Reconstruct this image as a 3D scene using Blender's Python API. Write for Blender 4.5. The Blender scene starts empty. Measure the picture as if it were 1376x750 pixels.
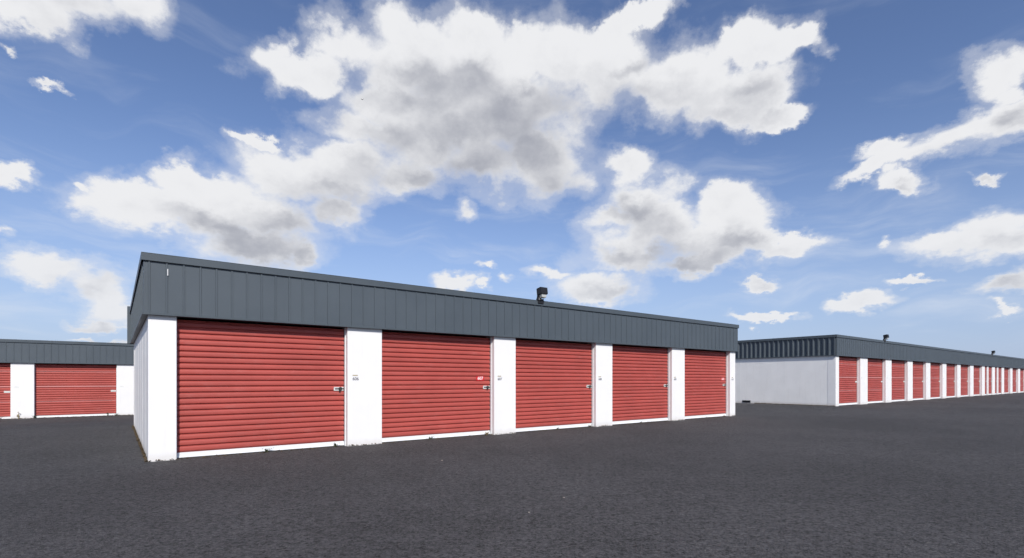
import bpy, bmesh, math, random
from mathutils import Vector, Matrix
random.seed(7)
R = math.radians
S = bpy.context.scene
C = S.collection

# ------------------------------------------------------------------ camera
F = 697.0; CX = 688.0; HY = 511.0; EYE = 1.365
cam_d = bpy.data.cameras.new('camera'); cam = bpy.data.objects.new('camera', cam_d); C.objects.link(cam)
cam_d.sensor_width = 36; cam_d.lens = 36*F/1376; cam_d.shift_y = (HY-375)/1376
cam_d.clip_start = 0.1; cam_d.clip_end = 9000
cam.location = (0, 0, EYE); cam.rotation_euler = (R(90), 0, 0)
S.camera = cam

# building axes: D runs along the fronts, B runs to the back
D = Vector((0.79453, 0.60722, 0)); B = Vector((-0.60722, 0.79453, 0))
YAW = math.atan2(D.y, D.x)

# ------------------------------------------------------------------ light
SUN_EL = R(38)
sun_dir_h = -B                                    # from the front, a little from the left
a = R(-20.0)
sh = Vector((sun_dir_h.x*math.cos(a)-sun_dir_h.y*math.sin(a), sun_dir_h.x*math.sin(a)+sun_dir_h.y*math.cos(a), 0))
to_sun = Vector((sh.x*math.cos(SUN_EL), sh.y*math.cos(SUN_EL), math.sin(SUN_EL)))
sd = bpy.data.lights.new('sun', 'SUN'); sun = bpy.data.objects.new('sun', sd); C.objects.link(sun)
sd.energy = 3.9; sd.angle = R(0.53); sd.color = (1.0, 0.955, 0.89)
sun.rotation_euler = to_sun.to_track_quat('Z', 'Y').to_euler()
sun.location = (0, -20, 40)

S.view_settings.view_transform = 'Standard'; S.view_settings.look = 'None'
S.view_settings.gamma = 1; S.view_settings.exposure = 0.12; S.view_settings.use_curve_mapping = False

# ------------------------------------------------------------------ node helper
class N:
    def __init__(s, nt): s.nt = nt; s.n = nt.nodes; s.l = nt.links
    def put(s, sock, v):
        if v is None: return
        if isinstance(v, bpy.types.NodeSocket): s.l.new(v, sock)
        else: sock.default_value = v
    def new(s, t, **k):
        n = s.n.new(t)
        for a_, v in k.items(): setattr(n, a_, v)
        return n
    def m(s, op, a_, b=None, c=None, clamp=False):
        n = s.new('ShaderNodeMath', operation=op, use_clamp=clamp)
        s.put(n.inputs[0], a_); s.put(n.inputs[1], b); s.put(n.inputs[2], c)
        return n.outputs[0]
    def v(s, op, a_, b=None, sc=None):
        n = s.new('ShaderNodeVectorMath', operation=op)
        s.put(n.inputs[0], a_)
        if b is not None: s.put(n.inputs[1], b)
        if sc is not None: s.put(n.inputs['Scale'], sc)
        return n.outputs['Value'] if op in ('LENGTH', 'DOT_PRODUCT') else n.outputs['Vector']
    def noise(s, vec, scale, detail=4, rough=0.55, lac=2.0, out='Fac', dist=0.0):
        n = s.new('ShaderNodeTexNoise'); s.put(n.inputs['Vector'], vec)
        n.inputs['Scale'].default_value = scale; n.inputs['Detail'].default_value = detail
        n.inputs['Roughness'].default_value = rough; n.inputs['Lacunarity'].default_value = lac
        n.inputs['Distortion'].default_value = dist
        return n.outputs[out]
    def ramp(s, f, lo, hi, a_=0.0, b=1.0, smooth=True):
        n = s.new('ShaderNodeMapRange'); n.interpolation_type = 'SMOOTHSTEP' if smooth else 'LINEAR'
        s.put(n.inputs['Value'], f); s.put(n.inputs['From Min'], lo); s.put(n.inputs['From Max'], hi)
        s.put(n.inputs['To Min'], a_); s.put(n.inputs['To Max'], b)
        return n.outputs['Result']
    def mix(s, f, a_, b, mode='MIX'):
        n = s.new('ShaderNodeMix', data_type='RGBA', blend_type=mode)
        s.put(n.inputs[0], f); s.put(n.inputs[6], a_); s.put(n.inputs[7], b)
        return n.outputs[2]
    def xyz(s, v):
        n = s.new('ShaderNodeSeparateXYZ'); s.put(n.inputs[0], v); return n.outputs
    def comb(s, x, y, z):
        n = s.new('ShaderNodeCombineXYZ')
        s.put(n.inputs[0], x); s.put(n.inputs[1], y); s.put(n.inputs[2], z); return n.outputs[0]

# ------------------------------------------------------------------ world: sky and fair-weather clouds
W = bpy.data.worlds.new('World'); S.world = W; W.use_nodes = True
w = N(W.node_tree); w.n.clear()
STR = 0.10
sky = w.new('ShaderNodeTexSky', sky_type='NISHITA')
sky.sun_disc = False; sky.sun_elevation = SUN_EL
sky.sun_rotation = math.atan2(to_sun.x, to_sun.y)
sky.air_density = 1.0; sky.dust_density = 0.6; sky.ozone_density = 2.0; sky.altitude = 50
tc = w.new('ShaderNodeTexCoord'); dr = tc.outputs['Generated']
dx, dy, dz = w.xyz(w.v('NORMALIZE', dr))[:3]
az = w.m('ARCTAN2', dx, dy); el = w.m('ARCSINE', dz)
P0 = w.comb(az, el, 0.0)
# low clouds are seen edge-on: flatten their detail towards the horizon
elf = w.m('POWER', w.m('MAXIMUM', el, 0.0), 0.85)
Q = w.comb(az, w.m('MULTIPLY', elf, 1.35), 0.37)
w1 = w.v('SUBTRACT', w.noise(Q, 5.0, 2, 0.5, out='Color'), (0.5, 0.5, 0.5))
w2 = w.v('SUBTRACT', w.noise(Q, 13.0, 6, 0.62, out='Color'), (0.5, 0.5, 0.5))
P = w.v('ADD', P0, w.v('ADD', w.v('SCALE', w1, sc=0.05), w.v('SCALE', w2, sc=0.085)))
P = w.v('MULTIPLY', P, (1, 1, 0))

def ae(px, py):
    k = (px-CX)/F; v = (HY-py)/F; q = math.sqrt(1+k*k)
    return math.atan(k), math.atan(v/q), 1/(F*(1+k*k)), 1/(F*q*(1+v*v/(q*q)))
def field(blobs, grow, join, P=None):
    acc = None
    for b in blobs:
        px, py, rx, ry = b[:4]; rot = b[4] if len(b) > 4 else 0
        A, E_, sa, se = ae(px, py)
        mp = w.new('ShaderNodeMapping', vector_type='TEXTURE')
        if acc is None: w.put(mp.inputs['Vector'], P)
        else:                                     # keeps the chain in order (z is divided away by the mapping's scale)
            q_ = w.new('ShaderNodeVectorMath', operation='MULTIPLY_ADD')
            w.put(q_.inputs[0], acc); q_.inputs[1].default_value = (0, 0, 1); w.put(q_.inputs[2], P)
            w.put(mp.inputs['Vector'], q_.outputs[0])
        mp.inputs['Location'].default_value = (A, E_, 0); mp.inputs['Rotation'].default_value = (0, 0, R(rot))
        mp.inputs['Scale'].default_value = (rx*sa*grow, ry*se*grow, 1e7)
        wt = 1.0 if rx > 30 else 0.45+0.55*(rx/30)
        g = w.m('MULTIPLY_ADD', w.v('LENGTH', mp.outputs[0]), -wt, wt)
        acc = g if acc is None else w.m('SMOOTH_MAX' if join > 0 else 'MAXIMUM', acc, g, join if join > 0 else None)
    return acc
CLOUDS = [(410,92,78,34,6),(470,62,60,42),(545,78,75,52),(630,58,55,46),(600,130,95,50),(690,140,95,70),(730,210,72,52),
 (650,215,80,38),(480,178,75,30),(345,190,36,10,8),(430,240,95,46),(330,278,85,42),(200,280,84,34,-4),(245,242,52,24),(290,300,60,34),(345,322,80,36),
 (545,235,60,30),(400,340,26,20),(560,48,84,32),(628,42,44,26),(960,325,80,36),(900,310,50,34),(1020,325,40,24),(850,320,56,26),(980,280,44,30),(60,372,50,18),(1330,325,80,24),(380,245,62,36),(300,262,60,28),(370,290,80,36),(455,285,46,24),(880,290,50,36),(20,8,60,38),(60,26,56,28),(1250,198,70,12,8),(525,140,70,46),(570,190,95,40),(470,212,85,26),(620,170,90,50),(660,95,70,55),(700,60,40,24),(740,75,70,48),(820,85,72,52),(850,22,58,18,12),(905,110,72,48),(985,135,72,38),(1015,62,56,34),(1070,48,40,18,-20),
 (972,48,10,26,15),(1050,152,42,14),(95,0,118,34),(185,14,38,32),(50,40,18,16),(8,230,34,16),(64,116,17,5),(14,68,14,6),
 (72,364,62,22),(128,388,52,24),(150,412,40,24),(135,434,46,7),(130,457,44,4),(10,318,16,9),(170,268,12,5),(110,246,14,5),
 (845,226,34,28),(872,262,56,30),(825,292,36,22),(990,298,52,42),(925,322,70,30),(850,342,78,20),(930,352,80,18),(1055,328,58,14),
 (795,384,52,22),(742,366,24,9),(1014,382,28,8),(610,377,26,12),(650,380,11,6),(683,368,9,6),(627,288,15,14,-30),(651,357,13,4),
 (1024,426,42,6),(1158,408,46,10),(1350,86,40,28),(1360,112,20,14),(1350,160,66,30,16),(1290,182,80,22,10),(1195,194,50,12,5),(1180,218,60,12,12),(1210,240,32,16,-20),
 (1330,310,60,28),(1285,322,70,20),(1370,330,60,22),(1190,328,9,7),(1345,386,60,17),(1328,238,22,6),(1340,418,24,5),(1236,374,34,5)]
DARKS = [(610,150,60,26),(925,352,90,16),(690,165,115,55),(735,225,75,46),(640,235,90,26),(585,92,45,22),(350,318,95,34),(450,262,70,20),(935,118,95,20),(1000,160,60,12),
 (85,2,105,30),(935,345,100,20),(845,285,46,18),(795,396,56,11),(1320,334,80,11),(150,375,40,12),(100,392,60,10),(1350,398,60,7),(1300,196,60,8),(1060,338,50,6)]
CF = field(CLOUDS, 1.5, 0.18, P)
UF = field([c for c in CLOUDS if c[2]*c[3] > 400], 1.5, 0.18, w.v('ADD', P, (-0.012, 0.062, 0.0)))   # the same cloud, a little nearer the sun
DF = field(DARKS, 2.1, 0.35, P)
# generic clouds for the half of the sky the photograph does not show
gn = w.noise(w.v('MULTIPLY', Q, (1, 1.6, 1)), 2.2, 3, 0.5)
off = w.ramp(w.m('ABSOLUTE', az), 0.95, 1.25)
hi_ = w.ramp(el, 0.72, 0.85)
GF = w.m('ADD', w.ramp(gn, 0.5, 0.66, -1.0, 0.9), w.m('MULTIPLY', w.m('SUBTRACT', w.m('MAXIMUM', off, hi_), 1.0), 3.0))
CF = w.m('MAXIMUM', CF, GF)
# fractal detail
n1 = w.noise(Q, 9.0, 10, 0.64)
n2 = w.noise(w.v('ADD', Q, (-0.006, 0.024, 0.0)), 9.0, 6, 0.60)
vor = w.new('ShaderNodeTexVoronoi', feature='SMOOTH_F1'); w.put(vor.inputs['Vector'], w.v('ADD', Q, w.v('SCALE', w2, sc=0.05)))
vor.inputs['Scale'].default_value = 17; vor.inputs['Smoothness'].default_value = 0.8
vb = w.m('SUBTRACT', 0.5, vor.outputs['Distance'])
d = w.m('ADD', CF, w.m('MULTIPLY', w.m('SUBTRACT', n1, 0.5), 0.95))
d = w.m('ADD', d, w.m('MULTIPLY', vb, 0.42))
soft = w.ramp(w.noise(Q, 3.1, 2, 0.5), 0.38, 0.60, 0.22, 0.46)
alpha = w.ramp(d, 0.17, w.m('ADD', 0.25, soft))
wisp = w.ramp(d, 0.02, 0.36, 0.0, 0.30)
alpha = w.m('MAXIMUM', alpha, wisp)
# thin high streaks
cs = w.noise(w.v('MULTIPLY', w.v('ADD', P0, w.v('SCALE', w1, sc=0.12)), (1.2, 7.0, 1)), 2.2, 6, 0.6)
cb = w.ramp(el, 0.02, 0.55, 0.52, 0.14)
cirrus = w.m('MULTIPLY', w.ramp(cs, 0.46, 0.78), cb)
hz = w.ramp(el, -0.02, 0.55, 1.0, 0.0)
hz = w.m('MULTIPLY', hz, hz)
# brightness
relief = w.m('MULTIPLY', w.m('SUBTRACT', n2, n1), 1.1)               # a hollow with thicker cloud sunward is dim
under = w.ramp(UF, 0.15, 1.0, 0.0, 0.66)
shade = w.m('ADD', w.m('ADD', under, w.m('MULTIPLY', w.ramp(DF, 0.10, 0.90), 0.34)), relief)
shade = w.m('SUBTRACT', w.m('ADD', shade, w.ramp(d, 0.45, 1.1, 0.0, 0.16)), w.m('MULTIPLY', vb, 0.20))
shade = w.m('MULTIPLY', shade, w.ramp(d, 0.20, 0.80, 0.25, 1.0))
shade = w.ramp(shade, 0.0, 1.35)
ccol = w.mix(shade, (7.8, 7.85, 8.05, 1), (3.3, 3.45, 4.0, 1))
lowc = w.ramp(el, 0.0, 0.3, 0.30, 0.0)
skyc = w.mix(1.0, sky.outputs[0], (1.00, 1.02, 1.20, 1), 'MULTIPLY')
skyc = w.mix(w.m('MULTIPLY', hz, 0.75), skyc, (3.7, 4.7, 6.9, 1))
skyc = w.mix(cirrus, skyc, (7.0, 7.4, 8.1, 1))
ccol = w.mix(lowc, ccol, (6.2, 6.7, 7.6, 1))
fin = w.mix(alpha, skyc, ccol)
bg = w.new('ShaderNodeBackground'); w.put(bg.inputs[0], fin); bg.inputs[1].default_value = STR
wo = w.new('ShaderNodeOutputWorld'); w.l.new(bg.outputs[0], wo.inputs[0])
try:
    W.cycles.sampling_method = 'NONE'
except Exception: pass

# ------------------------------------------------------------------ materials
def mat(name):
    m_ = bpy.data.materials.new(name); m_.use_nodes = True; k = N(m_.node_tree)
    return m_, k, k.n['Principled BSDF']
def bump(k, h, bs, strength, dist):
    b = k.new('ShaderNodeBump'); b.inputs['Strength'].default_value = strength; b.inputs['Distance'].default_value = dist
    k.put(b.inputs['Height'], h); k.l.new(b.outputs[0], bs.inputs['Normal'])
def objco(k): return k.new('ShaderNodeTexCoord').outputs['Object']

def m_asphalt():
    m_, k, bs = mat('asphalt'); o = objco(k)
    big = k.noise(o, 0.22, 4, 0.55); mid = k.noise(o, 1.7, 4, 0.6)
    fine = k.noise(o, 24, 4, 0.92); grit = k.noise(o, 95, 2, 0.6)
    v1 = k.new('ShaderNodeTexVoronoi'); k.put(v1.inputs['Vector'], o); v1.inputs['Scale'].default_value = 60
    stone = k.xyz(v1.outputs['Color'])[0]
    oct_ = k.noise(o, 5.0, 5, 1.0); oct2 = k.noise(o, 13.0, 3, 0.95)
    t = k.m('ADD', k.m('MULTIPLY', k.m('SUBTRACT', fine, 0.22), 1.7), k.m('MULTIPLY', grit, 0.5))
    t = k.m('ADD', t, k.m('MULTIPLY', stone, 0.35))
    t = k.m('ADD', t, k.m('ADD', k.m('MULTIPLY', k.m('SUBTRACT', oct_, 0.5), 0.8), k.m('MULTIPLY', k.m('SUBTRACT', oct2, 0.5), 1.4)))
    t = k.ramp(t, 0.45, 1.25, 0, 1, False)
    c = k.mix(t, (0.008, 0.008, 0.008, 1), (0.116, 0.111, 0.114, 1))
    lg = k.ramp(k.m('ADD', k.m('MULTIPLY', big, 0.7), k.m('MULTIPLY', mid, 0.3)), 0.32, 0.68, 0.78, 1.16)
    c = k.mix(1.0, c, k.comb(lg, lg, lg), 'MULTIPLY')
    pale = k.ramp(k.xyz(v1.outputs['Color'])[1], 0.985, 0.995, 0, 0.5)
    c = k.mix(pale, c, (0.17, 0.155, 0.14, 1))
    k.put(bs.inputs['Base Color'], c); bs.inputs['Roughness'].default_value = 0.92
    bs.inputs['Specular IOR Level'].default_value = 0.3
    bump(k, k.m('ADD', fine, k.m('MULTIPLY', v1.outputs['Distance'], 0.5)), bs, 1.0, 0.02)
    return m_
def m_paint(name, col, rough=0.5, var=0.06, grime=0.0, nscale=1.5, bstr=0.12, spec=0.4, dirtcol=(0.30, 0.25, 0.18, 1)):
    m_, k, bs = mat(name); o = objco(k)
    n = k.noise(o, nscale, 5, 0.6); n_f = k.noise(o, 45, 3, 0.6)
    f = k.ramp(n, 0.3, 0.7, 1-var, 1+var*0.4, False)
    c = k.mix(1.0, (*col, 1), k.comb(f, f, f), 'MULTIPLY')
    if grime > 0:
        x, y, z = k.xyz(o)[:3]
        st = k.noise(k.v('MULTIPLY', o, (7, 7, 0.7)), 1.0, 5, 0.65)
        low = k.ramp(k.m('SUBTRACT', z, k.m('MULTIPLY', k.noise(o, 6, 4, 0.7), 0.16)), -0.05, 0.09, 1.0, 0.0)
        c = k.mix(k.m('MULTIPLY', low, 0.85*grime), c, dirtcol)
        c = k.mix(k.m('MULTIPLY', k.ramp(st, 0.52, 0.8), 0.30*grime), c, dirtcol)
    k.put(bs.inputs['Base Color'], c)
    k.put(bs.inputs['Roughness'], k.ramp(n, 0.3, 0.7, rough-0.06, rough+0.08, False))
    bs.inputs['Specular IOR Level'].default_value = spec
    bump(k, k.m('ADD', n_f, k.m('MULTIPLY', n, 0.6)), bs, bstr, 0.01)
    return m_
def m_plain(name, col, rough=0.5, metal=0.0):
    m_, k, bs = mat(name)
    n = k.noise(objco(k), 20, 3, 0.6); f = k.ramp(n, 0.3, 0.7, 0.88, 1.08, False)
    k.put(bs.inputs['Base Color'], k.mix(1.0, (*col, 1), k.comb(f, f, f), 'MULTIPLY'))
    bs.inputs['Roughness'].default_value = rough; bs.inputs['Metallic'].default_value = metal
    return m_
def m_red(name='red_door_paint', bands=False):
    m_, k, bs = mat(name); o = objco(k)
    info = k.new('ShaderNodeObjectInfo')
    x, y, z = k.xyz(o)[:3]
    sl = k.m('FLOOR', k.m('DIVIDE', k.m('SUBTRACT', z, 0.10), 0.104))
    sn = k.new('ShaderNodeTexWhiteNoise', noise_dimensions='2D')
    k.put(sn.inputs['Vector'], k.comb(sl, info.outputs['Random'], 0.0))
    n = k.noise(k.v('ADD', o, k.comb(k.m('MULTIPLY', info.outputs['Random'], 40), 0.0, 0.0)), 1.3, 6, 0.6)
    f = k.m('ADD', k.ramp(n, 0.3, 0.7, 0.90, 1.06, False), k.m('MULTIPLY', k.m('SUBTRACT', sn.outputs['Value'], 0.5), 0.09))
    c = k.mix(1.0, (0.40, 0.076, 0.062, 1), k.comb(f, f, f), 'MULTIPLY')
    if bands:                                   # paler bands mixed into the red at fixed heights
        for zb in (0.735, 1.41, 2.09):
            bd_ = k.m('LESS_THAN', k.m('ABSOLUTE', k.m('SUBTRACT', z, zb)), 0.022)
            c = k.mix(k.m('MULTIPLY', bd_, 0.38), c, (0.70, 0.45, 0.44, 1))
    fade = k.ramp(k.noise(k.v('MULTIPLY', o, (1.5, 1, 5)), 2.0, 5, 0.65), 0.50, 0.85, 0, 0.16)
    c = k.mix(fade, c, (0.55, 0.30, 0.28, 1))
    k.put(bs.inputs['Base Color'], c); bs.inputs['Roughness'].default_value = 0.5
    bs.inputs['Specular IOR Level'].default_value = 0.35
    bump(k, n, bs, 0.25, 0.02)
    return m_
M = dict(
    asphalt=m_asphalt(),
    white=m_paint('white_wall_paint', (0.80, 0.795, 0.79), 0.6, 0.03, 0.22),
    sidewall=m_paint('white_side_wall_paint', (0.87, 0.86, 0.84), 0.6, 0.05, 0.35),
    bar=m_paint('white_metal', (0.78, 0.80, 0.81), 0.45, 0.06, 0.0),
    grey=m_paint('grey_cladding', (0.073, 0.091, 0.108), 0.5, 0.10, 0.0, 0.9, 0.10),
    trim=m_paint('grey_trim', (0.069, 0.086, 0.101), 0.45, 0.08, 0.0),
    red=m_red(), red2=m_red('red_door_paint_with_pale_bands', True),
    seal=m_plain('black_rubber', (0.012, 0.012, 0.013), 0.7),
    dark=m_plain('dark_steel', (0.018, 0.018, 0.02), 0.45, 0.3),
    steel=m_plain('galvanised_steel', (0.55, 0.56, 0.55), 0.35, 0.7),
    latch=m_plain('pale_latch_plate', (0.72, 0.73, 0.70), 0.4, 0.15),
    glass=m_plain('lamp_lens', (0.46, 0.47, 0.45), 0.15),
    roof=m_paint('roof_membrane', (0.35, 0.35, 0.34), 0.85, 0.15),
    ink=m_plain('grey_ink', (0.16, 0.165, 0.19), 0.6), tan=m_plain('tan_strip', (0.42, 0.36, 0.24), 0.6),
    signred=m_plain('bright_red_sign', (0.62, 0.02, 0.025), 0.4), signwhite=m_plain('white_lettering', (0.85, 0.8, 0.8), 0.5),
    chip=m_plain('bare_patch', (0.78, 0.78, 0.78), 0.5),
    weed=m_plain('weed_green', (0.055, 0.065, 0.028), 0.8), straw=m_plain('dry_straw', (0.30, 0.23, 0.11), 0.9),
    debris=m_plain('soil_and_leaves', (0.085, 0.06, 0.032), 0.95), feather=m_plain('dark_feathers', (0.05, 0.05, 0.055), 0.8),
    pebble=m_plain('pale_pebble', (0.33, 0.28, 0.24), 0.9),
)

# ------------------------------------------------------------------ mesh helpers
class MB:
    def __init__(s): s.v = []; s.f = []; s.sm = []
    def face(s, pts, smooth=False):
        i = len(s.v); s.v += [tuple(p) for p in pts]; s.f.append(tuple(range(i, i+len(pts)))); s.sm.append(smooth)
    def box(s, x0, x1, y0, y1, z0, z1):
        i = len(s.v)
        s.v += [(x, y, z) for z in (z0, z1) for y in (y0, y1) for x in (x0, x1)]
        for q in ((0,2,3,1),(4,5,7,6),(0,1,5,4),(2,6,7,3),(0,4,6,2),(1,3,7,5)):
            s.f.append(tuple(i+j for j in q)); s.sm.append(False)
    def obox(s, c, ax, ay, az_, hx, hy, hz_):
        i = len(s.v); c = Vector(c)
        for sz in (-1, 1):
            for sy in (-1, 1):
                for sx in (-1, 1): s.v.append(tuple(c+ax*hx*sx+ay*hy*sy+az_*hz_*sz))
        for q in ((0,2,3,1),(4,5,7,6),(0,1,5,4),(2,6,7,3),(0,4,6,2),(1,3,7,5)):
            s.f.append(tuple(i+j for j in q)); s.sm.append(False)
    def loft(s, rows, smooth=True, closed=False):
        i = len(s.v); n = len(rows[0])
        for r in rows: s.v += [tuple(p) for p in r]
        for a_ in range(len(rows)-1):
            for b in range(n if closed else n-1):
                c = (b+1) % n
                s.f.append((i+a_*n+b, i+a_*n+c, i+(a_+1)*n+c, i+(a_+1)*n+b)); s.sm.append(smooth)
    def tube(s, p, q, r0, r1, n=8):
        p = Vector(p); q = Vector(q); ax = (q-p).normalized(); u = ax.orthogonal().normalized(); v = ax.cross(u)
        ring = lambda c, r: [c+u*r*math.cos(2*math.pi*k/n)+v*r*math.sin(2*math.pi*k/n) for k in range(n)]
        a_ = ring(p, r0); b = ring(q, r1); s.loft([a_, b], True, True); s.face(a_[::-1]); s.face(b)
    def build(s, name, m_, parent=None, bevel=0.0, loc=None, **tags):
        me = bpy.data.meshes.new(name); me.from_pydata(s.v, [], s.f); me.polygons.foreach_set('use_smooth', s.sm)
        me.materials.append(m_); me.update()
        bm = bmesh.new(); bm.from_mesh(me); bmesh.ops.recalc_face_normals(bm, faces=bm.faces) if tags.pop('recalc', True) else None
        bm.to_mesh(me); bm.free()
        o = bpy.data.objects.new(name, me); C.objects.link(o)
        if parent: o.parent = parent
        if loc: o.location = loc
        if bevel > 0:
            b = o.modifiers.new('bevel', 'BEVEL'); b.width = bevel; b.segments = 2; b.limit_method = 'ANGLE'
        for k, v in tags.items(): o[k] = v
        return o
def empty(name, loc, rz=0, **tags):
    o = bpy.data.objects.new(name, None); C.objects.link(o); o.location = loc; o.rotation_euler = (0, 0, rz)
    for k, v in tags.items(): o[k] = v
    return o
def text_part(txt, name, size, m_, parent, loc, depth=0.0015, squeeze=1.0):
    cu = bpy.data.curves.new('t', 'FONT'); cu.body = txt; cu.size = size; cu.extrude = depth
    cu.align_x = 'CENTER'; cu.align_y = 'CENTER'; cu.offset = size*0.02
    to = bpy.data.objects.new('t', cu); C.objects.link(to)
    dg = bpy.context.evaluated_depsgraph_get(); dg.update()
    me = bpy.data.meshes.new_from_object(to.evaluated_get(dg)); C.objects.unlink(to); bpy.data.objects.remove(to)
    me.transform(Matrix.Rotation(R(90), 4, 'X') @ Matrix.Diagonal((squeeze, 1, 1, 1)))
    me.materials.clear(); me.materials.append(m_)
    o = bpy.data.objects.new(name, me); C.objects.link(o); o.parent = parent; o.location = loc
    return o

# ------------------------------------------------------------------ ground
ORG = Vector((-6.069, 8.651, 0))                       # front left corner of the near building
def sst(x): x = max(0.0, min(1.0, x)); return x*x*(3-2*x)
def ts(x, y):
    v = Vector((x, y, 0))-ORG; return v.dot(D), v.dot(B)
def gz(x, y):
    t, s = ts(x, y)
    return -0.33*sst((s-9.3)/9.0)*(1-sst((t-12)/12)) + 0.10*sst((t-19.5)/6.5)
def axis_vals():
    v = []
    x = 0.0; st = 0.75
    while x < 60: v.append(x); x += st
    while x < 4000: v.append(x); st *= 1.35; x += st
    v.append(4000)
    return [-q for q in v[:0:-1]]+v
av = axis_vals(); g = MB(); n = len(av)
for y in av:
    for x in av: g.v.append((x, y+20, gz(x, y+20)))
for j in range(n-1):
    for i in range(n-1):
        g.f.append((j*n+i, j*n+i+1, (j+1)*n+i+1, (j+1)*n+i)); g.sm.append(True)
g.build('asphalt_lot', M['asphalt'], kind='structure')

# ------------------------------------------------------------------ storage buildings
HT, EAVE = 3.465, 2.467
OH = 0.085
REC = 0.19
def curtain(wd, z0, z1, y0):
    """corrugated roll-up curtain, one mesh; x 0..wd"""
    mb = MB(); per = 0.104
    prof = [(-0.002, 0.000), (-0.002, 0.015), (0.020, 0.0195), (0.0255, 0.024), (0.0275, 0.034), (0.0285, 0.056), (0.0275, 0.082), (0.0245, 0.091), (0.017, 0.097), (0.0, 0.1025)]
    pts = []; z = z0
    while z < z1:
        for o_, h in prof:
            if z+h <= z1: pts.append((y0-o_, z+h))
        z += per
    pts.append((y0, z1))
    mb.loft([[(0.0, y, z) for y, z in pts], [(wd, y, z) for y, z in pts]], True)
    mb.face([(0, y0+0.022, z0), (wd, y0+0.022, z0), (wd, y0+0.022, z1), (0, y0+0.022, z1)])
    return mb

def make_door(par, wd, rec=REC, sign=None, detail=True):
    """door part at the local origin: x 0..wd, front plane of the pillars is y=0"""
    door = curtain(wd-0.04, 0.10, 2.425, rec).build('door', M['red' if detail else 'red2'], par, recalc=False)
    o = -0.02                                     # children sit in the door's own frame (door is moved by +0.02)
    b = MB(); b.box(o+0.02, wd-0.02+o, rec-0.035, rec+0.02, 0.012, 0.098); b.box(o+0.02, wd-0.02+o, rec-0.055, rec-0.036, 0.012, 0.030)
    b.build('bottom_bar', M['bar'], door, 0.004 if detail else 0)
    for x in (o+0.0, wd-0.02+o):
        b = MB(); b.box(x, x+0.02, rec-0.028, rec+0.03, 0.004, 2.44); b.build('seal', M['seal'], door)
    # slide latch at the right edge
    lx = wd-0.115+o
    l = MB(); l.box(lx-0.115, lx+0.085, rec-0.040, rec-0.0335, 1.150, 1.168); l.box(lx-0.115, lx+0.085, rec-0.040, rec-0.0335, 1.208, 1.226)
    l.box(lx-0.115, lx+0.085, rec-0.033, rec-0.0290, 1.150, 1.226)
    la = l.build('latch', M['latch'], door)
    if detail:
        l = MB(); l.tube((lx-0.09, rec-0.042, 1.188), (lx+0.09, rec-0.042, 1.188), 0.009, 0.009)
        ring = [(lx+0.015+0.030*math.cos(q*math.pi/8), 1.190+0.030*math.sin(q*math.pi/8)) for q in range(17)]
        for (x0, z0), (x1, z1) in zip(ring[:-1], ring[1:]): l.tube((x0, rec-0.052, z0), (x1, rec-0.052, z1), 0.007, 0.007, 6)
        l.box(lx-0.012, lx+0.018, rec-0.060, rec-0.043, 1.125, 1.172)
        l.build('bolt', M['dark'], door)
    if sign:
        sg = MB(); x1 = wd-0.10+o-sign[1]; sg.box(x1-0.23, x1, rec-0.036, rec-0.030, 1.355, 1.462)
        so = sg.build('number_sign', M['signred'], door, 0.002)
        text_part(sign[0], 'number', 0.105, M['signwhite'], door, (x1-0.115, rec-0.038, 1.41), squeeze=1.05)
    return door

def rib_panel(x0, x1, z0, z1, kind='narrow'):
    """vertical ribbed cladding facing -y at y=0, returned as MB in local coords"""
    mb = MB(); pts = [(x0, 0.0)]; per = 0.245
    x = x0+0.06
    while x+0.13 < x1:
        if kind == 'narrow': pts += [(x, 0.0), (x+0.005, -0.014), (x+0.027, -0.014), (x+0.032, 0.0)]
        else: pts += [(x, 0.0), (x+0.030, -0.048), (x+0.080, -0.048), (x+0.110, 0.0)]
        x += per
    pts.append((x1, 0.0))
    mb.loft([[(a_, b, z0) for a_, b in pts], [(a_, b, z1) for a_, b in pts]], False)
    mb.face([(x0, 0.02, z0), (x1, 0.02, z0), (x1, 0.02, z1), (x0, 0.02, z1)])
    mb.face([(x0, 0.0, z0), (x0, 0.02, z0), (x0, 0.02, z1), (x0, 0.0, z1)])
    mb.face([(x1, 0.0, z0), (x1, 0.02, z0), (x1, 0.02, z1), (x1, 0.0, z1)])
    return mb
def place(mb, mtx):
    mb.v = [tuple(mtx @ Vector(p)) for p in mb.v]; return mb

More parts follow.
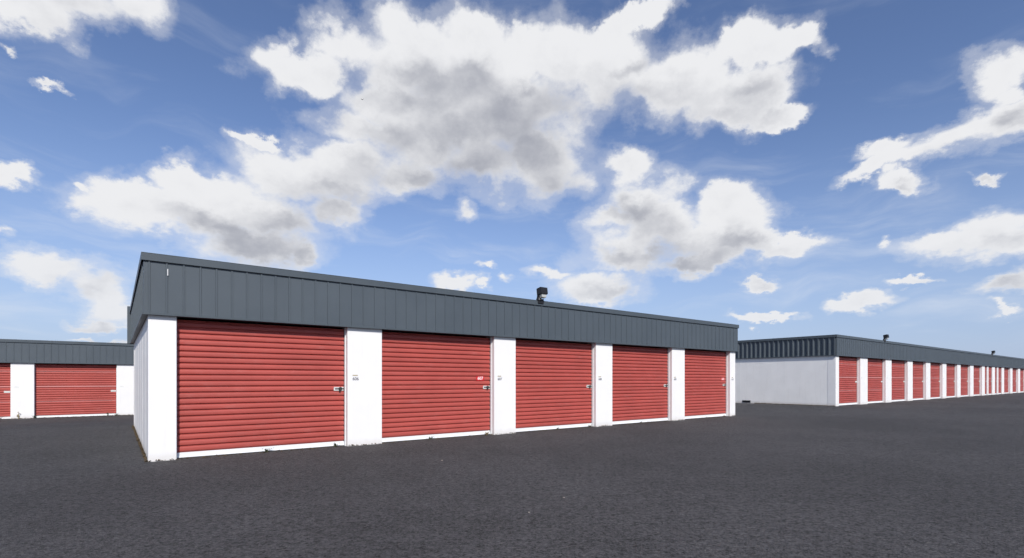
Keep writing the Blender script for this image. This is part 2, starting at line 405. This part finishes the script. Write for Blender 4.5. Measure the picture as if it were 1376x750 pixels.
def building(loc, t0, openings, t1, depth, label, endkind='narrow', numbers=None, detail=True, near=False, shallow=(), posts=(), back_over=0.0, group=None):
    """front plane y=0, runs x=t0..t1; openings = list of (x0, x1)"""
    root = empty('storage_building', loc, YAW, label=label, category='storage building', group='rows of storage units')
    # pillars between the doors
    edges = [t0]+[e for o in openings for e in o]+[t1]
    for i in range(0, len(edges), 2):
        x0, x1 = edges[i], edges[i+1]
        p = MB(); p.box(x0, x1, 0.0, 0.36, -0.35, EAVE-0.006)
        p = p.build('pillar', M['white'], root, 0.006)
        if i == 0: continue
        if numbers and i//2-1 < len(numbers):
            xx = x0+0.17
            b = MB(); b.box(xx-0.065, xx+0.045, -0.004, -0.0005, 1.455, 1.478)
            b.build('name_strip', M['tan'], p)
            text_part(numbers[i//2-1], 'number', 0.088, M['ink'], p, (xx, -0.003, 1.392))
        elif not near:
            b = MB(); b.box(x0+0.12, x0+0.26, -0.004, -0.0005, 1.36, 1.42); b.build('number_plate', M['latch'], p)
    for x in posts:
        p = MB(); p.box(x, x+0.42, 0.0, 0.2, -0.35, EAVE-0.006); p.build('post', M['white'], root)
    # doors with their steel guides
    lib = {}
    for i, (x0, x1) in enumerate(openings):
        wd = x1-x0; sp = [x for x in posts if x0 < x < x1]
        sub = [(x0, x1)] if not sp else [(x0, sp[0]), (sp[0]+0.42, x1)]
        for (a_, b_) in sub:
            wd = b_-a_; rec = 0.09 if sp else REC
            sg = None
            if numbers and i == 1: sg = (numbers[1], 0.10)
            if numbers and i == 4: sg = (numbers[4], 0.02)
            key = (round(wd, 2), rec)
            if key in lib and not sg:
                src = lib[key]; dcopy = src.copy(); C.objects.link(dcopy); dcopy.parent = root; dcopy.location = (a_+0.02, 0, 0)
                for ch in list(src.children):
                    cc = ch.copy(); C.objects.link(cc); cc.parent = dcopy
                dr_ = dcopy
            else:
                dr_ = make_door(root, wd, rec, sg, detail); dr_.location = (a_+0.02, 0, 0)
                if not sg: lib[key] = dr_
            if not sp:
                for (g0, g1) in ((a_+0.001, a_+0.014), (b_-0.014, b_-0.001)):
                    q = MB(); q.box(g0, g1, 0.105, rec-0.03, 0.0, 2.45); q.build('door_guide', M['bar'], root)
    # header over the doors
    h = MB()
    for x0, x1 in openings: h.box(x0, x1, 0.012, 0.10, 2.455, EAVE+0.3)
    h.build('header', M['trim'], root)
    # walls
    for (xa, xb, pa, pb, ja, jb) in ((t0+0.006, t0+0.19, t0+0.003, t0+0.0061, t0+0.0045, t0+0.0061), (t1-0.19, t1-0.006, t1-0.0061, t1-0.003, t1-0.0061, t1-0.0045)):
        ow = MB(); ow.box(xa, xb, 0.36, depth-0.30, -0.5, HT-0.30)
        s = 2.38
        while s < depth-0.5: ow.box(pa, pb, s, s+0.05, -0.5, EAVE+0.1); s += 2.44
        s = 1.16
        while s < depth-0.5: ow.box(ja, jb, s, s+0.02, -0.5, EAVE+0.1); s += 1.22
        ow.build('end_wall', M['sidewall'], root)
    bw = MB(); bw.box(t0, t1, depth-0.30, depth, -0.5, EAVE-0.004); bw.build('back_wall', M['sidewall'], root)
    for s_ in range(int((depth-0.5)//1.0)): pass
    rf = MB(); rf.box(t0+0.02, t1-0.02, 0.02, depth-0.02, HT-0.29, HT-0.18); rf.build('roof', M['roof'], root)
    # fascia: ribbed panels, soffit trim, cap flashing
    zc = HT-0.118
    fp = rib_panel(t0-OH+0.02, t1+OH-0.02, EAVE+0.012, HT-0.03, 'narrow'); place(fp, Matrix.Translation((0, -OH+0.022, 0)))
    fp.build('front_fascia', M['grey'], root, recalc=False)
    L_ = depth+2*OH-0.04
    ep = rib_panel(0, L_, EAVE+0.012, HT-0.03, endkind)
    place(ep, Matrix.Translation((t0-OH+(0.022 if endkind == 'narrow' else 0.050), depth+OH-0.02, 0)) @ Matrix.Rotation(R(-90), 4, 'Z'))
    ep.build('end_fascia', M['grey'], root, recalc=False)
    ep = rib_panel(0, L_, EAVE+0.012, HT-0.03, 'narrow')
    place(ep, Matrix.Translation((t1+OH-0.022, -OH+0.02, 0)) @ Matrix.Rotation(R(90), 4, 'Z'))
    ep.build('end_fascia', M['grey'], root, recalc=False)
    bk = MB(); e = back_over
    bk.box(t0-OH-e, t1+OH, depth+OH-0.03, depth+OH+0.10+e, EAVE-0.02, HT+(0.10 if e else 0)); bk.build('back_fascia', M['grey'], root, 0.01)
    tr = MB()                                            # lower angle and soffit
    def frame(mb, off, th, z0, z1):
        a0, a1, b0, b1 = t0-OH-off, t1+OH+off, -OH-off, depth+OH-0.031
        mb.box(a0, a1, b0, b0+th, z0, z1); mb.box(a0, a0+th, b0+th, b1, z0, z1); mb.box(a1-th, a1, b0+th, b1, z0, z1)
    frame(tr, 0.002, 0.030, EAVE-0.012, EAVE+0.022)
    tr.build('drip_trim', M['trim'], root)
    so = MB(); so.box(t0-OH+0.03, t1+OH-0.03, -OH+0.03, 0.012, EAVE-0.002, EAVE+0.01)
    so.box(t0-OH+0.03, t0+0.012, 0.013, depth-0.02, EAVE-0.002, EAVE+0.01); so.box(t1-0.012, t1+OH-0.03, 0.013, depth-0.02, EAVE-0.002, EAVE+0.01)
    so.build('soffit', M['dark'], root)
    cp = MB(); frame(cp, 0.014, 0.012, zc, HT); frame(cp, 0.013, 0.17, HT+0.001, HT+0.012)
    cp.build('cap_flashing', M['trim'], root, 0.004)
    return root

def bays(first, pitch, wd, n): return [(first+k*pitch, first+k*pitch+wd) for k in range(n)]

near_open = [(0.40, 3.37), (4.12, 7.08), (7.76, 10.73), (11.44, 14.39), (15.11, 18.00)]
near_b = building(ORG, 0.0, near_open, 18.37, 8.55, 'nearest storage building, five red roll-up doors between white pillars', numbers=['606', '607', '608', '609', '610'],
         near=True, back_over=0.07)
c_ = MB(); c_.box(0.262, 0.274, -OH-0.001, -OH+0.0215, 3.13, 3.24); c_.build('paint_chip', M['chip'], near_b)

PR = ORG+D*27.31+B*(-0.107); PR.z = 0.10
ro = [(0.39, 3.10), (4.10, 6.80), (7.74, 10.55), (11.48, 14.15), (15.07, 17.85), (18.78, 21.60), (22.50, 25.30), (26.30, 29.05),
      (30.02, 32.72), (33.70, 36.45), (37.40, 40.15), (41.1, 43.85), (44.8, 47.55), (48.5, 51.25), (52.2, 54.95)]
right_b = building(PR, 0.0, ro, 55.3, 8.9, 'long storage building on the right with a ribbed dark end fascia and many red doors', endkind='wide', detail=False, posts=(30.88, 34.62))
v_ = MB(); v_.box(-0.006, 0.02, 4.25, 4.72, 0.03, 0.15); v_.build('wall_vent', M['dark'], right_b)

PL = ORG+D*0.134+B*20.66; PL.z = -0.33
lo = bays(-0.52-2.92-3.68*4, 3.68, 2.92, 8)
left_b = building(PL, lo[0][0]-0.4, lo, lo[-1][1]+0.4, 8.9, 'far storage building on the left, partly behind the nearest one, seen square on', detail=False)

# ------------------------------------------------------------------ floodlights on the cap flashing
def floodlight(base, label, k=1.0):
    root = empty('floodlight', base, YAW, label=label, category='floodlight', group='floodlights along the roof edges')
    b = MB(); b.box(-0.085, 0.085, -0.006, 0.10, 0.0, 0.018); b.box(-0.10, 0.09, -0.040, -0.002, -0.085, 0.040); b.build('mounting_plate', M['dark'], root, 0.003)
    b = MB(); b.tube((-0.055, 0.01, 0.01), (-0.070, -0.035, 0.24), 0.052, 0.046, 10); b.tube((-0.045, 0.0, 0.0), (-0.045, 0.0, 0.07), 0.085, 0.06, 12); b.build('arm', M['dark'], root)
    X = Vector((1, 0, 0)); Y = Vector((0, -math.cos(R(8)), math.sin(R(8)))); Z = Vector((0, math.sin(R(8)), math.cos(R(8))))
    b = MB(); c = Vector((-0.005, -0.08, 0.238)); rows = []
    for (yy, hw, hh) in ((-0.12, 0.09, 0.078), (-0.085, 0.112, 0.09), (0.065, 0.118, 0.096), (0.095, 0.11, 0.086)):
        q = c+Y*yy
        rows.append([q-X*hw-Z*hh, q+X*hw-Z*hh, q+X*hw+Z*hh*0.9, q-X*hw+Z*hh*0.9])
    b.loft(rows, False, True); b.face(rows[0]); b.face(rows[-1][::-1])
    b.build('housing', M['dark'], root, 0.006)
    b = MB(); lc = c-Z*0.088
    rr = [[lc+X*(sx*0.085*s_+0.01)+Y*(sy*0.055*s_+0.005)-Z*zz*0.85 for sx, sy in ((-1,-1),(1,-1),(1,1),(-1,1))] for s_, zz in ((0.95, -0.02), (0.95, 0.05), (0.85, 0.10), (0.55, 0.118))]
    b.loft(rr, False, True); b.face(rr[-1]); b.face(rr[0])
    b.build('lens', M['glass'], root, 0.006)
    return root
def on(bo, t, z=HT+0.013): return Vector(bo.location)+D*t+B*(-OH+0.002)+Vector((0, 0, z))
floodlight(on(near_b, 8.52), 'black floodlight with pale lens on the roof edge of the nearest building')
floodlight(on(right_b, 6.35), 'black floodlight above the second red door of the long right building')
floodlight(on(right_b, 32.2), 'smallest and farthest black floodlight, far along the roof edge of the right building')

# ------------------------------------------------------------------ small growth and litter at the wall bases
def tuft(bo, t, s, label, nb=9, h=0.12, spread=0.10, m_='weed', name='weed'):
    p = Vector(bo.location)+D*t+B*s; p.z = gz(p.x, p.y)
    mb = MB(); rnd = random.Random(int(t*100)+int(s*10))
    for k in range(nb):
        an = rnd.uniform(0, 2*math.pi); l = h*rnd.uniform(0.5, 1.1); o_ = rnd.uniform(0.3, 1.0)*spread
        c0 = Vector((rnd.uniform(-1, 1)*spread*0.25, rnd.uniform(-1, 1)*spread*0.15, -0.005)); wd = rnd.uniform(0.006, 0.012)
        dv = Vector((math.cos(an), -abs(math.sin(an))*0.6, 0)); sd_ = Vector((-dv.y, dv.x, 0)).normalized()
        pts = [c0, c0+dv*o_*0.35+Vector((0, 0, l*0.6)), c0+dv*o_+Vector((0, 0, l*rnd.uniform(0.75, 1.0)))]
        mb.face([pts[0]-sd_*wd, pts[0]+sd_*wd, pts[1]+sd_*wd, pts[1]-sd_*wd]); mb.face([pts[1]-sd_*wd, pts[1]+sd_*wd, pts[2]])
        # little leaves
        for _ in range(3):
            q = pts[1].lerp(pts[2], rnd.random()); e = Vector((rnd.uniform(-1, 1), rnd.uniform(-1, 0.3), rnd.uniform(0, 1))).normalized()*h*0.18
            f_ = e.orthogonal().normalized()*h*0.06
            mb.face([q, q+e*0.5+f_, q+e, q+e*0.5-f_])
    return mb.build(name, M[m_], None, loc=p, recalc=False, label=label, category='weed', group='weeds growing at the wall bases')
for o_ in []: pass
def rot(o): o.rotation_euler = (0, 0, YAW); return o
rot(tuft(near_b, 1.85, 0.10, 'spindly weed under the middle of the nearest red door', 14, 0.10, 0.13))
rot(tuft(near_b, 3.17, 0.10, 'spindly weed by the right end of the nearest red door', 14, 0.10, 0.13))
rot(tuft(near_b, 5.35, 0.10, 'small weed under the middle of the second red door from the left', 12, 0.085, 0.12))
rot(tuft(near_b, 6.92, 0.10, 'dry weed at the right end of the second red door', 16, 0.10, 0.14, 'straw'))
rot(tuft(near_b, 9.3, 0.10, 'tiny weed under the middle of the third red door', 10, 0.07, 0.11))
rot(tuft(near_b, 10.55, 0.10, 'small weed at the right end of the third red door', 12, 0.08, 0.12))
rot(tuft(near_b, 12.9, 0.10, 'tiny weed below the fourth red door', 10, 0.07, 0.11))
rot(tuft(near_b, 16.6, 0.10, 'tiny weed below the fifth red door', 5, 0.06, 0.09))
rot(tuft(near_b, 17.7, 0.08, 'dry weed by the last white pillar of the nearest building', 8, 0.07, 0.15, 'straw'))
rot(tuft(left_b, -3.40, -0.03, 'bushy weed at the left foot of the whole red door of the far left building', 20, 0.15, 0.14))
rot(tuft(left_b, -0.86, 0.0, 'dark weed on the white door sill near the right end of the far left door', 16, 0.20, 0.07))
rot(tuft(left_b, -0.55, -0.03, 'low weed where the far left door meets the pillar on its right', 16, 0.12, 0.12))
rot(tuft(left_b, -3.95, -0.03, 'tall thin pale weed in front of the white pillar at the far left', 5, 0.30, 0.07, 'straw'))
rot(tuft(left_b, -4.55, -0.05, 'yellowish weed under the red door cut off by the left edge', 26, 0.14, 0.30, 'straw'))

def litter(bo, pts, label, wid, n_, seed):
    rnd = random.Random(seed); mb = MB(); base = Vector(bo.location)
    for _ in range(n_):
        u = rnd.random(); (t0, s0), (t1, s1) = pts
        t = t0+(t1-t0)*u; s = s0+(s1-s0)*u
        off_ = abs(rnd.gauss(0, wid)); dt, ds = (t1-t0), (s1-s0); ln = math.hypot(dt, ds); nt, ns = ds/ln, -dt/ln
        if nt > 0: nt, ns = -nt, -ns
        if abs(dt) > abs(ds): nt, ns = 0, -1
        q = base+D*(t+nt*off_)+B*(s+ns*off_); z = gz(q.x, q.y)
        r = rnd.uniform(0.008, 0.026)*(1 if off_ > wid else 1.4)
        vs = [Vector((rnd.uniform(-1, 1), rnd.uniform(-1, 1), rnd.uniform(-0.3, 1.1))).normalized()*r*rnd.uniform(0.5, 1.2) for _ in range(4)]
        q.z = z+r*0.3
        a_, b, c, e = [q+v for v in vs]
        mb.face([a_, b, c]); mb.face([a_, c, e]); mb.face([a_, e, b]); mb.face([b, e, c])
    return mb.build('leaf_litter', M['debris'], None, kind='stuff', label=label, category='litter')
litter(right_b, ((-0.03, 0.0), (-0.03, 4.0)), 'brown leaf litter and soil along the foot of the end wall of the right building', 0.035, 2600, 3)
litter(near_b, ((0.0, -0.01), (18.4, -0.01)), 'thin line of brown grit along the front of the nearest building', 0.010, 1000, 5)
litter(near_b, ((-0.01, 0.0), (-0.01, 8.6)), 'thin line of brown grit along the end wall of the nearest building', 0.016, 900, 8)
litter(left_b, ((-6.5, -0.01), (1.0, -0.01)), 'dry grass and grit along the foot of the far left building', 0.02, 1500, 6)

for (px, py, r, lab) in ((594, 619, 0.013, 'leftmost of three pale pebbles on the asphalt'), (758, 669, 0.010, 'middle of three pale pebbles on the asphalt, seen right of the second white pillar'), (711, 689, 0.009, 'nearest of three pale pebbles on the asphalt')):
    dist = EYE*F/(py-HY); x = (px-CX)/F*dist
    bm = bmesh.new(); bmesh.ops.create_icosphere(bm, subdivisions=2, radius=r)
    for v in bm.verts: v.co = Vector((v.co.x*1.3, v.co.y, v.co.z*0.6))*(1+random.uniform(-0.12, 0.12))
    me = bpy.data.meshes.new('pebble'); bm.to_mesh(me); bm.free(); me.materials.append(M['pebble'])
    o = bpy.data.objects.new('pebble', me); C.objects.link(o); o.location = (x, dist, gz(x, dist)+r*0.4)
    o['label'] = lab; o['category'] = 'pebble'; o['group'] = 'pebbles on the asphalt'

# ------------------------------------------------------------------ bird
b = MB(); rows = []
for (x, r) in ((-0.11, 0.006), (-0.07, 0.022), (0.0, 0.036), (0.05, 0.030), (0.08, 0.022), (0.105, 0.022), (0.12, 0.010), (0.14, 0.002)):
    rows.append([(x, r*math.cos(q*math.pi/4), r*math.sin(q*math.pi/4)*0.9) for q in range(8)])
b.loft(rows, True, True); b.face(rows[0]); b.face(rows[-1])
for s_ in (-1, 1):
    up = [(0.045, s_*0.02, 0.01), (0.06, s_*0.11, 0.07), (0.03, s_*0.20, 0.09), (-0.04, s_*0.27, 0.08), (-0.035, s_*0.15, 0.06), (-0.04, s_*0.02, 0.01)]
    lo_ = [(x, y, z-0.008) for x, y, z in up]
    b.face(up); b.face(lo_[::-1])
    for k in range(6): b.face([up[k], up[(k+1) % 6], lo_[(k+1) % 6], lo_[k]])
b.face([(-0.09, -0.01, 0.004), (-0.09, 0.01, 0.004), (-0.17, 0.03, 0.0), (-0.17, -0.03, 0.0)])
bird = b.build('bird', M['feather'], None, label='tiny dark bird flying in front of the big white cloud', category='bird')
bd = 62.0; bird.location = ((487-CX)/F*bd, bd, EYE+(HY-134)/F*bd); bird.rotation_euler = (R(25), R(20), R(-35))

# ------------------------------------------------------------------ render settings
S.render.engine = 'CYCLES'
S.cycles.max_bounces = 6; S.cycles.diffuse_bounces = 4
S.cycles.use_adaptive_sampling = True; S.cycles.adaptive_threshold = 0.02; S.cycles.adaptive_min_samples = 16
S.cycles.use_denoising = True; S.cycles.time_limit = 700
